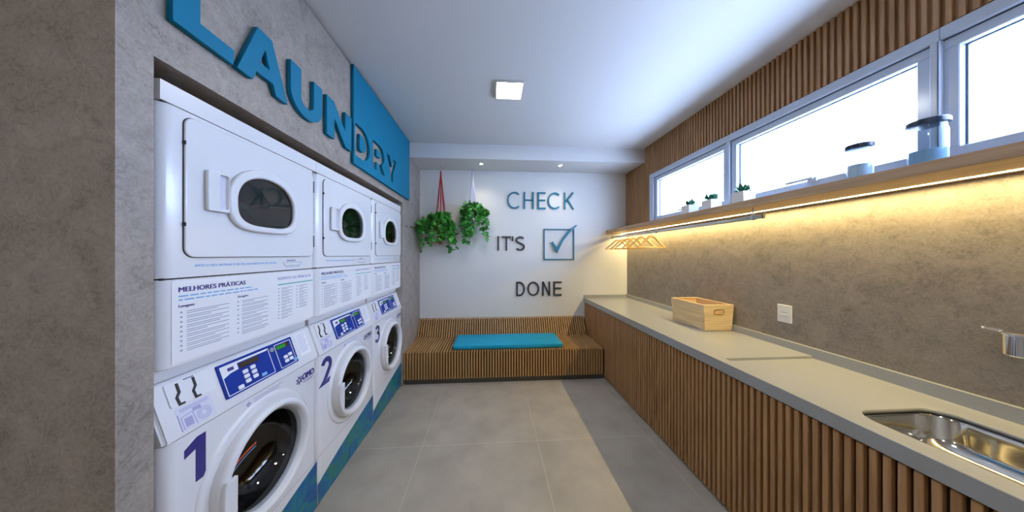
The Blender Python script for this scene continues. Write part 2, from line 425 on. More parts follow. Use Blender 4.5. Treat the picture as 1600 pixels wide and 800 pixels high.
# tap on the wall
tp = thing('wall_tap', 'chrome wall tap above the steel sink', 'tap', (1.949, .78, 1.10))
bm = bmesh.new(); lathe(bm, [(0, 0), (.033, 0), (.035, .003), (.035, .008), (.0001, .008)], 32, 'X', (-.008, 0, .03)); obj('rosette', bm, 'chrome', tp, smooth=True)
bm = bmesh.new(); tube(bm, [(-.008, 0, .03), (-.06, 0, .03)], .014, 20); obj('body', bm, 'chrome', tp, smooth=True)
bm = bmesh.new(); lathe(bm, [(.0, -.014), (.03, -.014), (.034, -.01), (.034, .058), (.037, .06), (.037, .066), (.03, .07), (0, .07)], 40, 'Z', (-.085, 0, 0)); obj('handle', bm, 'chrome', tp, smooth=True)
bm = bmesh.new(); tube(bm, [(-.085, .03, .068), (-.085, .062, .07)], .004, 10); lathe(bm, [(0, -.006), (.006, -.004), (.008, 0), (.006, .004), (0, .006)], 14, 'Z', (-.085, .066, .071)); obj('lever', bm, 'chrome', tp, smooth=True)
bm = bmesh.new(); tube(bm, [(-.085, -.02, 0), (-.12, -.06, -.01), (-.17, -.1, -.03), (-.19, -.12, -.06)], .011, 16); obj('spout', bm, 'chrome', tp, smooth=True)
# switch
sw = thing('light_switch', 'white wall plate above the worktop beside the wooden crate', 'switch', (XR, 1.57, 1.055))
obj('plate', B((-.009, -.041, -.058), (-.0005, .041, .058), bev=.003), 'whitepot', sw)
bm = bmesh.new(); box(bm, (-.012, -.02, -.012), (-.009, .02, .0), 0, .001); obj('rocker', bm, 'whitepot', sw)
obj('marking', B((-.0096, -.018, .006), (-.009, .018, .010)), 'greyprint', sw); obj('marking', B((-.0096, -.022, -.020), (-.009, .022, -.0185)), 'greyprint', sw)

# wooden crate
cr = thing('wooden_crate', 'pale slatted wooden crate standing on the grey worktop', 'crate', (1.81, 2.10, .8385))
cw, cl, chh, tp_ = .112, .172, .208, .010
def slopebox(bm, a, b, mi=0):
    n0 = len(bm.verts); box(bm, a, b, mi); bm.verts.ensure_lookup_table()
    for v in bm.verts[n0:]:
        k = v.co.z/chh
        v.co.x *= 1+ (tp_/cw)*k; v.co.y *= 1+(tp_/cl)*k
npl = 5; ph = (chh-.01)/npl
for nm, sx in (('side_panel', -1), ('side_panel', 1)):
    bm = bmesh.new()
    for i in range(npl): slopebox(bm, (sx*cw-.005*(sx > 0)*1, -cl+.001, .006+i*ph), (sx*cw-.005*sx if sx < 0 else sx*cw+.0, cl-.001, .006+i*ph+ph-.0022))
    obj(nm, bm, 'crate', cr)
for sy in (-1, 1):
    bm = bmesh.new(); z0, z1 = .006, chh-.004
    loops = [[(-cw-.002, z0), (cw+.002, z0), (cw+.012, z1), (-cw-.012, z1)], rrect(-.04, .135, .04, .168, .015, 5)]
    y0 = sy*(cl+.001)
    merge(bm, extbm(loops, 0, .007, FY, 0, (0, y0+.0035, 0)))
    for v in bm.verts: v.co.y += sy*.010*v.co.z/chh
    o = obj('end_panel', bm, 'crateend', cr)
    lp = [rrect(-.044, .131, .044, .172, .018, 5), rrect(-.039, .136, .039, .167, .014, 5)]
    bm = extbm(lp, 0, .002, FY, 0, (0, y0 - .0036 if sy < 0 else y0+.0056, 0))
    for v in bm.verts: v.co.y += sy*.010*v.co.z/chh
    obj('handle_rim', bm, 'brass', o)
bm = bmesh.new(); merge(bm, extbm([rrect(-cw-.014, -cl-.016, cw+.014, cl+.016, .006), rrect(-cw+.001, -cl, cw-.001, cl, .004)], 0, .006, Matrix.Identity(4), .001, (0, 0, chh-.006)))
obj('rim', bm, 'crate', cr)
obj('base_board', B((-cw+.002, -cl+.002, 0), (cw-.002, cl-.002, .006)), 'crate', cr)

# ------------------------------------------------------------------ shelf under the window
XS = 1.64
sh = thing('wall_shelf', 'long wooden shelf under the high windows with strip light beneath', 'shelf', (XR, 0, 1.752))
for y0, y1 in ((1.4903, YB-.002), (-.9, 1.4897)):
    obj('shelf_board', B((XS-XR, y0, 0), (-.001, y1, .046), bev=.0015, seg=1), 'shelfwood', sh)
bm = bmesh.new(); box(bm, (-.077, -.9, -.003), (-.075, YB-.01, -.0005)); box(bm, (-.065, -.9, -.003), (-.063, YB-.01, -.0005)); obj('light_channel', bm, 'greyplastic', sh)
bm = bmesh.new(); bm.faces.new([bm.verts.new(p) for p in ((-.0745, -.9, -.0022), (-.0745, YB-.01, -.0022), (-.0655, YB-.01, -.0028), (-.0655, -.9, -.0028))])
obj('strip_light', bm, 'led', sh)
# hanging rail
rl = thing('hanging_rail', 'flat silver clothes rail fixed under the far half of the shelf', 'rail', (1.70, 2.5, 1.69))
def oval(bm, y0, y1, rx, rz, mi=0):
    a = [bm.verts.new((rx*math.cos(t), y0, rz*math.sin(t))) for t in [2*PI*k/24 for k in range(24)]]
    b = [bm.verts.new((v.co.x, y1, v.co.z)) for v in a]
    fs = [bm.faces.new((a[k], a[(k+1) % 24], b[(k+1) % 24], b[k])) for k in range(24)] + [bm.faces.new(a), bm.faces.new(b)]
    for f in fs: f.material_index = mi
    bmesh.ops.recalc_face_normals(bm, faces=fs)
bm = bmesh.new(); oval(bm, -1.01, 1.03, .0085, .0165); obj('rail_tube', bm, 'chrome', rl, smooth=True)
bm = bmesh.new(); oval(bm, -1.016, -1.0101, .0092, .0172); obj('end_cap', bm, 'slot', rl)
for yy in (-.95, .02, .97):
    bm = bmesh.new(); box(bm, (-.003, yy-.004, .0165), (.003, yy+.004, .0615), 0, .001); box(bm, (-.011, yy-.007, -.019), (.011, yy+.007, -.0168), 0, .0005); box(bm, (-.0115, yy-.007, -.019), (-.0095, yy+.007, .0185)); box(bm, (.0095, yy-.007, -.019), (.0115, yy+.007, .0185)); obj('bracket', bm, 'alu', rl)
# hangers
def make_hanger(rz, hw, first=None):
    t = thing('coat_hanger', '', '', group='wooden coat hangers on the rail')
    if first:
        for ch in first.children:
            c = ch.copy(); C.objects.link(c); c.parent = t
        return t
    pts = [(-hw, 0, -.165), (-hw*.6, 0, -.115), (-.03, 0, -.052), (0, 0, -.045), (.03, 0, -.052), (hw*.6, 0, -.115), (hw, 0, -.165)]
    bm = bmesh.new(); tube(bm, pts, [.008, .011, .013, .014, .013, .011, .008], 10)
    obj('shoulder', bm, 'hanger', t, smooth=True, ang=60)
    bm = bmesh.new(); tube(bm, [(-hw+.012, 0, -.163), (hw-.012, 0, -.163)], .0065, 10); obj('trouser_bar', bm, 'hanger', t, smooth=True)
    hk = [(0, 0, -.048), (0, 0, -.03), (.010, 0, -.022)] + [(.0145*math.cos(a)-.001, 0, .006+.021*math.sin(a)*.95) for a in [math.radians(x) for x in (-40, -15, 10, 35, 60, 90, 120, 150, 175)]]
    bm = bmesh.new(); tube(bm, hk, .0016, 8); obj('hook', bm, 'chrome', t, smooth=True)
    return t
hs = [(2.60, .14), (2.78, -.10), (2.93, .2), (3.07, -.16), (3.20, .12), (3.32, -.1)]
hl = ['light wooden coat hanger nearest the camera on the silver rail', 'second wooden coat hanger counting from the camera on the rail', 'third wooden coat hanger counting from the camera on the rail', 'wooden coat hanger third from the white back wall', 'wooden coat hanger second from the white back wall', 'wooden coat hanger closest to the white back wall']
h0 = None
for (yy, rz), lb in zip(hs, hl):
    t = make_hanger(rz, .168, h0); h0 = h0 or t
    t.location = (1.70, yy, 1.6892); t.rotation_euler = (0, 0, rz); t['label'] = lb; t['category'] = 'hanger'

# shelf pots with succulents
def leafy(bm, n, rad, hgt, sz, z0, seed):
    rnd = random.Random(seed)
    for i in range(n):
        a = rnd.uniform(0, 2*PI); e = rnd.uniform(.35, 1.35); L = rnd.uniform(.6, 1)*sz
        d = Vector((math.cos(a)*math.cos(e), math.sin(a)*math.cos(e), math.sin(e))); base = Vector((math.cos(a)*rad*rnd.random(), math.sin(a)*rad*rnd.random(), z0))
        base.z += hgt*rnd.random()*.5
        sd = d.cross(Vector((0, 0, 1))).normalized()*L*.22; nn = sd.cross(d).normalized()*L*.06
        p = [base, base+d*L*.5+sd, base+d*L, base+d*L*.5-sd, base+d*L*.5+nn]
        v = [bm.verts.new(q) for q in p]
        for t in ((0, 1, 4), (1, 2, 4), (2, 3, 4), (3, 0, 4)): bm.faces.new([v[k] for k in t])
pots = [(2.20, 'small white square succulent pot farthest along the shelf', 1), (1.972, 'white square succulent pot in the middle of the shelf trio', 2), (1.71, 'white square succulent pot nearest the camera beside the window mullion', 3)]
p0 = None
for yy, lb, sd in pots:
    t = thing('succulent_pot', lb, 'potted plant', (1.797, yy, 1.7985), 'white succulent pots on the shelf')
    bm = bmesh.new(); box(bm, (-.046, -.046, 0), (.046, .046, .095), 0, .002)
    me = boolean(tomesh(bm), [B((-.041, -.041, .085), (.041, .041, .12))])
    obj('pot', me, 'whitepot', t)
    obj('soil', B((-.0405, -.0405, .08), (.0405, .0405, .088)), 'earth', t)
    bm = bmesh.new(); leafy(bm, 60, .034, .03, .062, .088, sd); obj('leaves', bm, 'leaf2', t)
# jars
def jar(r, h, loc, label, fill, fm):
    t = thing('storage_jar', label, 'jar', loc, 'glass jars on the shelf')
    bm = bmesh.new(); lathe(bm, [(.0, 0), (r*.9, 0), (r, .008), (r, h-.03), (r*.93, h-.018), (r*.93, h), (r*.93-.003, h), (r*.93-.003, h-.018), (r-.003, h-.032), (r-.003, .011), (r*.88, .005), (0, .005)], 40); obj('jar_body', bm, 'jarglass', t, smooth=True)
    bm = bmesh.new(); lathe(bm, [(0, .0055), (r*.86, .0055), (r-.005, .013), (r-.005, fill), (0, fill+.006)], 36); obj('contents', bm, fm, t, smooth=True)
    bm = bmesh.new(); lathe(bm, [(0, h+.018), (r+.002, h+.018), (r+.005, h+.014), (r+.005, h-.002), (r+.001, h-.003), (0, h-.002)], 40); obj('lid', bm, 'jarlid', t, smooth=True)
jar(.041, .165, (1.79, 1.128, 1.7985), 'smaller clear glass jar with dark blue lid on the shelf', .085, 'powder')
jar(.047, .180, (1.79, .935, 1.7985), 'larger glass jar with dark blue lid half full of blue powder', .075, 'powderblue')

# ------------------------------------------------------------------ bench
bn = thing('slatted_bench', 'wide wooden slatted bench with leaning back against the back wall', 'bench', (0, 2.9, 0))
def prof_slat(bm, x0, x1, loop):
    a = [bm.verts.new((x0, y, z)) for y, z in loop]; b = [bm.verts.new((x1, y, z)) for y, z in loop]
    n = len(loop); fs = [bm.faces.new((a[k], a[(k+1) % n], b[(k+1) % n], b[k])) for k in range(n)] + [bm.faces.new(a), bm.faces.new(b)]
    bmesh.ops.recalc_face_normals(bm, faces=fs)
bm = bmesh.new(); bs = bmesh.new(); bb = bmesh.new(); x = -.966
while x < XC-.02+.012:
    x1 = min(x+.0175, XC+.005)
    prof_slat(bm, x, x1, [(-.018, .06), (0, .06), (0, .338), (0, .362), (-.018, .362)])
    prof_slat(bs, x, x1, [(.0005, .342), (.50, .342), (.50, .362), (.0005, .362)])
    prof_slat(bb, x, x1, [(.5005, .342), (.628, .578), (.6475, .578), (.520, .342)][::1] if False else [(.5005, .342), (.5005, .364), (.622, .582), (.6465, .582), (.525, .342)])
    x += .0307
obj('front_slats', bm, 'seat', bn); obj('seat_slats', bs, 'seat', bn); obj('backrest_slats', bb, 'seat', bn)
bm = bmesh.new()
prof_slat(bm, -.960, XC+.004, [(.001, .0655), (.001, .341), (.53, .341), (.6468, .560), (.6468, .0655)])
obj('bench_carcass', bm, 'slatgap', bn)
obj('bench_plinth', B((-.960, .005, 0), (XC+.004, .6, .065)), 'plinth', bn)
cu = thing('bench_cushion', 'long turquoise seat cushion lying on the slatted bench', 'cushion', (.20, 3.13, .3625))
bm = B((-.635, -.205, 0), (.635, .205, .052), bev=.016, seg=4)
bmesh.ops.subdivide_edges(bm, edges=[e for e in bm.edges if e.calc_length() > .3], cuts=12, use_grid_fill=True)
for v in bm.verts:
    if v.co.z > .03: v.co.z += .006*math.cos(v.co.x/.635*PI/2)*math.cos(v.co.y/.205*PI/2)
obj('cushion_cover', bm, 'cushion', cu, smooth=True, ang=50)
bm = bmesh.new(); rr = rrect(-.633, -.203, .633, .203, .02, 4); tube(bm, [(a, b, .043) for a, b in rr+rr[:1]], .003, 8); obj('piping', bm, 'cushion', cu, smooth=True)

# ------------------------------------------------------------------ ceiling fittings
def ceil_lamp(x, y, z, label, s=.10, m='lamp'):
    t = thing('ceiling_lamp', label, 'ceiling light', (x, y, z), 'square ceiling lamps')
    obj('frame', ext([rrect(-s-.012, -s-.012, s+.012, s+.012, .008), rrect(-s, -s, s, s, .004)], -.016, -.0002, Matrix.Identity(4), .001), 'plaster', t)
    obj('diffuser', B((-s+.0005, -s+.0005, -.012), (s-.0005, s-.0005, -.001)), m, t)
ceil_lamp(.145, 2.06, ZC, 'square glowing lamp flush with the white ceiling')
ceil_lamp(.145, -.2, ZC, 'square lamp in the ceiling above the camera')
ceil_lamp(.145, -1.9, ZC, 'square lamp in the ceiling at the rear of the room')
ceil_lamp(-1.9, -1.0, ZC, 'added warm fill lamp behind the camera brightening the left stone face', .10, 'warmfill')  # unseen lamp added to brighten and warm the left stone face
for x, lb in ((-.127, 'small lit spotlight in the soffit beside the plant hooks'), (.895, 'small lit spotlight in the soffit above the CHECK letters')):
    t = thing('recessed_spotlight', lb, 'spotlight', (x, 3.265, ZS), 'soffit spotlights')
    bm = bmesh.new(); lathe(bm, [(.020, -.001), (.022, -.004), (.036, -.004), (.038, -.0005)], 32); obj('spotlight_ring', bm, 'chrome', t, smooth=True)
    bm = bmesh.new(); lathe(bm, [(0, -.0025), (.0205, -.0025), (.0205, -.0005)], 24); obj('spotlight_lens', bm, 'spotface', t)
    ld = bpy.data.lights.new('spotlight_beam', 'SPOT'); ld.energy = SPOT_W; ld.color = (1, .86, .66); ld.spot_size = math.radians(112); ld.spot_blend = 1; ld.shadow_soft_size = .035
    lo = bpy.data.objects.new('spotlight_beam', ld); C.objects.link(lo); lo.parent = t; lo.location = (0, 0, -.02); lo.rotation_euler = (math.radians(4), 0, 0)

# ------------------------------------------------------------------ hanging plants
LIM = [XL+.004, 9]
def leaf_at(bm, p, d, L, rnd):
    d = d.normalized(); up = Vector((rnd.uniform(-.5, .5), rnd.uniform(-1, .1), rnd.uniform(.2, 1)))
    sd = d.cross(up)
    if sd.length < .05: sd = d.cross(Vector((1, 0, 0)))
    sd.normalize(); nn = sd.cross(d).normalized()
    w_ = L*.42
    P = [p, p+d*L*.12+sd*w_*.8, p+d*L*.45+sd*w_+nn*L*.04, p+d*L, p+d*L*.45-sd*w_+nn*L*.04, p+d*L*.12-sd*w_*.8, p+d*L*.45-nn*L*.07]
    lim = YB-.004
    for q in P:
        q.y = min(q.y, lim); q.x = min(max(q.x, LIM[0]), LIM[1])
    v = [bm.verts.new(q) for q in P]
    for t in ((0, 1, 6), (1, 2, 6), (2, 3, 6), (3, 4, 6), (4, 5, 6), (5, 0, 6)):
        f = bm.faces.new([v[k] for k in t]); f.smooth = True
def hanging_plant(x, y, zr, xr0, xr1, zb, cordm, tailm, potm, label, seed, spread, ztail, fork=None, vines=22):
    t = thing('hanging_plant', label, 'potted plant', (x, y, ZS), 'macrame hanging plants')
    def Lc(p): return (p[0]-x, p[1]-y, p[2]-ZS)
    bm = bmesh.new(); lathe(bm, [(0, -.0005), (.012, -.0005), (.012, -.006), (0, -.008)], 16); tube(bm, [(0, 0, -.006), (0, 0, -.03), (.010, 0, -.038), (.012, 0, -.05), (0, 0, -.06), (-.009, 0, -.053)], .002, 8); obj('hook', bm, 'chrome', t, smooth=True)
    bm = bmesh.new(); ztop = 2.548; zf = fork or 2.50
    tube(bm, [Lc((x, y, ztop)), Lc((x, y, zf))], .010, 8)
    for k in range(8):
        a = 2*PI*k/8+.3; r = .072
        tube(bm, [Lc((x+.004*math.cos(a), y+.004*math.sin(a), zf+.02)), Lc((x+r*.5*math.cos(a), y+r*.5*math.sin(a), (zf+zr)/2)), Lc((x+r*math.cos(a), y+r*math.sin(a), zr)), Lc((x+.05*math.cos(a), y+.05*math.sin(a), zr-.135)), Lc((x, y, zr-.155))], .0045, 6)
    obj('macrame_cords', bm, cordm, t, smooth=True)
    bm = bmesh.new(); tube(bm, [Lc((x, y, zr-.14)), Lc((x, y, zr-.17)), Lc((x-.003, y, ztail))], [.016, .011, .016], 10)
    obj('tassel', bm, tailm, t, smooth=True)
    bm = bmesh.new(); lathe(bm, [(0, 0), (.045, 0), (.05, .004), (.066, .125), (.066, .13), (.061, .13), (.055, .12), (0, .115)], 28, 'Z', Lc((x, y, zr-.125))); obj('pot', bm, potm, t, smooth=True)
    rnd = random.Random(seed); bm = bmesh.new(); vb = bmesh.new()
    for k in range(vines):
        a = 2*PI*k/vines + rnd.uniform(-.2, .2); tx = math.cos(a); ty = math.sin(a)
        reach = rnd.uniform(.5, 1.0)
        ex = (xr1-x)*reach*tx if tx > 0 else (x-xr0)*reach*tx
        ey = (.10 if ty > 0 else .22)*reach*ty
        zend = zb + rnd.random()**1.3*(zr-zb)*.95
        if spread and abs(tx) < .35: zend = max(zend, zb+.12)
        pts = []
        n = 14
        for i in range(n+1):
            u = i/n; f_ = min(1, u*1.9)
            pts.append(Vector((x+ex*math.sin(f_*PI/2), y+ey*math.sin(f_*PI/2), zr+.05*math.sin(min(1, u*3)*PI)+.02 - (zr-zend)*max(0, (u-.16)/.84)**1.25)) + Vector((rnd.uniform(-.008, .008), rnd.uniform(-.006, .006), 0)))
        tube(vb, [Lc(p) for p in pts], .0016, 5)
        for i in range(1, n+1):
            for q in range(2 if rnd.random() < .45 else 1):
                d = Vector((rnd.uniform(-1, 1), rnd.uniform(-1, .5), rnd.uniform(-1, .45)))
                leaf_at(bm, pts[i]+Vector((0, 0, 0)), d, rnd.uniform(.042, .076), rnd)
    for k in range(95):
        a = rnd.uniform(0, 2*PI); r = rnd.uniform(.02, .12)
        p = Vector((x+r*math.cos(a), y+r*.75*math.sin(a), zr+rnd.uniform(-.03, .10)))
        leaf_at(bm, p, Vector((math.cos(a), math.sin(a), rnd.uniform(-.6, .8))), rnd.uniform(.04, .068), rnd)
    for v in bm.verts: v.co = Vector(Lc(v.co))
    obj('foliage', bm, 'leaf', t); obj('vine_stems', vb, 'leaf', t)
LIM[:] = [XL+.004, -.4335]
hanging_plant(-.665, 3.41, 1.90, -.945, -.455, 1.49, 'redcord', 'redcord', 'redpot', 'trailing green plant in red macrame hanger near the left corner', 3, True, 1.585, vines=28)
LIM[:] = [-.4325, .1]
hanging_plant(-.245, 3.40, 2.03, -.41, -.01, 1.57, 'whitecord', 'darkcord', 'darkpot', 'trailing green plant in pale blue macrame hanger beside the CHECK letters', 11, True, 1.77, fork=2.41, vines=22)

# towel peg rail on the left side wall
hk = thing('wall_rail', 'small chrome rail on the grey side wall left of the plants', 'rail', (XL, 3.13, 1.775))
bm = bmesh.new(); tube(bm, [(.035, -.16, 0), (.035, .17, 0)], .008, 14); obj('bar', bm, 'chrome', hk, smooth=True)
for yy in (-.145, .155):
    bm = bmesh.new(); lathe(bm, [(0, 0), (.016, 0), (.016, .005), (.007, .007), (.007, .035), (0, .035)], 20, 'X', (.0005, yy, 0)); obj('post', bm, 'chrome', hk, smooth=True)

# ------------------------------------------------------------------ wall lettering
def sign_letter(name, loops_or_strokes, wdt, frame, at, th, matn, label, cat, group, bev=.0008):
    bm = bmesh.new()
    for lp in loops_or_strokes: merge(bm, extbm(lp, 0, th, frame, bev, (0, 0, 0)))
    o = obj(name, bm, matn, loc=at); tag(o, label, cat, group); return o
def strokes(sts, w_): return [ribbon(p, w_) for p in sts]
def back_letter(ch, x0, x1, z0, z1, w_, m, label, group):
    a, h = x1-x0, z1-z0; e = w_/2
    G = {
     'C': [arc(a/2+.02*a, h/2, a/2-e+.02*a, h/2-e, 48, 312, 30)],
     'H': [[(e, 0), (e, h)], [(a-e, 0), (a-e, h)], [(e, h*.52), (a-e, h*.52)]],
     'E': [[(a, h-e), (e, h-e), (e, e), (a, e)], [(e, h*.52), (a*.95, h*.52)]],
     'K': [[(e, 0), (e, h)], [(a-e, h), (e+.01, h*.45)], [(a*.36, h*.58), (a-e*.5, 0)]],
     'I': [[(a/2, 0), (a/2, h)]],
     'T': [[(0, h-e), (a, h-e)], [(a/2, 0), (a/2, h-w_*.9)]],
     "'": [[(a/2, h*.68), (a/2, h)]],
     'S': [arc(a/2, h*.745, a/2-e, h*.255-e, 30, 180, 12)[:-1] + arc(a/2, h*.745, a/2-e, h*.255-e, 180, 262, 8) + arc(a/2, h*.27, a/2-e, h*.27-e, 82, -150, 20)],
     'D': [[(e, e), (e, h-e)] + arc(a*.42, h/2, a*.58-e, h/2-e, 90, -90, 20) + [(e, e)]],
     'O': [arc(a/2, h/2, a/2-e, h/2-e, 0, 360, 40)],
     'N': [[(e, 0), (e, h)], [(a-e, 0), (a-e, h)], [(e*1.4, h-e*.6), (a-e*1.4, e*.6)]],
    }[ch]
    lps = []
    for s in G:
        if ch in 'DO' and s[0][0] == s[-1][0] and abs(s[0][1]-s[-1][1]) < 1e-6: lps.append(ribbon(s[:-1], w_, True))
        else: lps.append(ribbon(s, w_))
    return sign_letter('sign_letter', lps, w_, FY, (x0, YB, z0), .02, m, label, 'letter', group, .0005)
g = 'CHECK wall letters'
for ch, a, b, lb in (('C', .22, .418, 'blue letter C at the start of the word CHECK'), ('H', .452, .595, 'blue letter H in the word CHECK'), ('E', .648, .762, 'blue letter E in the word CHECK'), ('C', .79, .985, 'blue letter C in the middle of CHECK, between E and K'), ('K', 1.022, 1.165, 'blue letter K at the end of the word CHECK')):
    back_letter(ch, a, b, 2.088, 2.325, .021, 'signblue2', lb, g)
g = "IT'S wall letters"
for ch, a, b, lb in (('I', .085, .108, "charcoal letter I in the word IT'S"), ('T', .146, .274, "charcoal letter T in the word IT'S"), ("'", .286, .306, "charcoal apostrophe between T and S in IT'S"), ('S', .338, .468, "charcoal letter S ending the word IT'S")):
    back_letter(ch, a, b, 1.505, 1.705, .022, 'signdark', lb, g)
g = 'DONE wall letters'
for ch, a, b, lb in (('D', .348, .468, 'charcoal letter D starting the word DONE'), ('O', .503, .672, 'charcoal letter O in the word DONE'), ('N', .712, .826, 'charcoal letter N in the word DONE'), ('E', .872, .990, 'charcoal letter E ending the word DONE')):
    back_letter(ch, a, b, .872, 1.072, .022, 'signdark', lb, g)
o = sign_letter('checkbox_outline', [[[(0, 0), (.435, 0), (.435, .435), (0, .435)], [(.013, .013), (.422, .013), (.422, .422), (.013, .422)]]], 0, FY, (.735, YB, 1.377), .02, 'signblue2', 'thin blue square outline of the tick box on the white wall', 'sign', None, .0004)
ck = [(0, .13), (.035, .16), (.085, .075), (.12, .13), (.20, .24), (.29, .33), (.375, .385), (.365, .395), (.26, .335), (.165, .235), (.085, .0)]
ck = [(0.0, .135), (.028, .160), (.083, .070), (.15, .18), (.24, .295), (.36, .392), (.372, .378), (.27, .285), (.175, .165), (.085, -.012)]
o = sign_letter('tick_mark', [[ck]], 0, FY, (.832, YB-.0205, 1.478), .016, 'signblue2', 'blue tick mark crossing the square outline on the wall', 'sign', None, .0004)

# LAUNDRY on the header: unit glyphs of height 1
hh = .228
def sc(lps, s0, wd): return [[(s0+p[0]*wd, p[1]*hh) for p in lp] for lp in lps]
def arcn(cx, cy, rx, ry, a0, a1, n=14): return arc(cx, cy, rx, ry, a0, a1, n)
GL = {
 'L': [[(0, 0), (1, 0), (1, .24), (.40, .24), (.40, 1), (0, 1)]],
 'A': [[(0, 0), (.27, 0), (.335, .19), (.665, .19), (.73, 0), (1, 0), (.64, 1), (.36, 1)], [(.40, .40), (.60, .40), (.50, .70)]],
 'U': [[(0, 1), (0, .42)] + arcn(.5, .42, .5, .42, 180, 360) + [(1, 1), (.70, 1), (.70, .42)] + arcn(.5, .42, .20, .18, 0, -180) + [(.30, 1)]],
 'N': [[(0, 0), (.28, 0), (.28, .56), (.74, 0), (1, 0), (1, 1), (.72, 1), (.72, .44), (.26, 1), (0, 1)]],
 'D': [[(0, 0), (.46, 0)] + arcn(.46, .5, .54, .5, -90, 90) + [(0, 1)], [(.28, .24), (.28, .76), (.44, .76)] + arcn(.44, .5, .27, .26, 90, -90) + [(.44, .24)]],
 'R': [[(0, 0), (.28, 0), (.28, .30), (.44, .30), (.68, 0), (1, 0), (.72, .35)] + arcn(.55, .66, .41, .34, -50, 90) + [(0, 1)], [(.28, .53), (.28, .78), (.52, .78)] + arcn(.52, .655, .15, .125, 80, -80, 8) + [(.52, .53)]],
 'Y': [[(.36, 0), (.64, 0), (.64, .36), (1, 1), (.70, 1), (.50, .60), (.30, 1), (0, 1), (.36, .36)]],
}
ZL = 2.148
for ch, a, b, lb in (('L', .825, 1.006, 'big blue letter L starting the LAUNDRY sign'), ('A', 1.018, 1.256, 'big blue letter A in the LAUNDRY sign'), ('U', 1.274, 1.500, 'big blue letter U in the LAUNDRY sign'), ('N', 1.540, 1.800, 'big blue letter N beside the blue square of the LAUNDRY sign')):
    me = ext(sc([[p for p in lp] for lp in GL[ch]], 0, b-a), 0, .02, FX, .0008)
    o = obj('sign_letter', me, 'signblue', loc=(XL+.004, a, ZL)); tag(o, lb, 'letter', 'LAUN letters on the header')
PY0, PY1, PZ0, PZ1 = 1.829, 3.035, 2.080, 2.766
lps = [[(0, 0), (PY1-PY0, 0), (PY1-PY0, PZ1-PZ0), (0, PZ1-PZ0)]]
for ch, a, b in (('D', 1.850, 2.065), ('R', 2.118, 2.345), ('Y', 2.385, 2.625)):
    for lp in GL[ch]: lps.append([(a-PY0+(b-a)*p[0], ZL-PZ0+p[1]*hh) for p in lp])
o = obj('laundry_sign', ext(lps, 0, .02, FX, .0006), 'signblue', loc=(XL+.004, PY0, PZ0)); tag(o, 'blue square panel with the letters DRY cut out of it', 'sign')
# stand-off spacers hold the letters: thin dark backing pads
# ------------------------------------------------------------------ laundry machines
XM = -.9987; YM = .8328; MW = .686; TOP = 1.978
nmname = ['one', 'two', 'three']
def loaf(cx, cz, a, bt, bb, n=56):
    out = []
    for k in range(n):
        t = 2*PI*k/n; c, s = math.cos(t), math.sin(t)
        if s >= 0: e = 2.15; out.append((cx+a*math.copysign(abs(c)**(2/e), c), cz+bt*abs(s)**(2/e)))
        else: e = 3.4; out.append((cx+a*math.copysign(abs(c)**(2/e), c), cz-bb*abs(s)**(2/e)))
    return out
def lines(bm, s0, s1, t0, rows, gap, th, d, frame=FX, seed=0, mi=0, jag=.25):
    rnd = random.Random(seed)
    for i in range(rows):
        e = s1-(s1-s0)*(rnd.random()*jag if i % 2 else rnd.random()*.06)
        fbox(bm, s0, t0-i*gap-th, e, t0-i*gap, d, d+.0004, frame, mi)
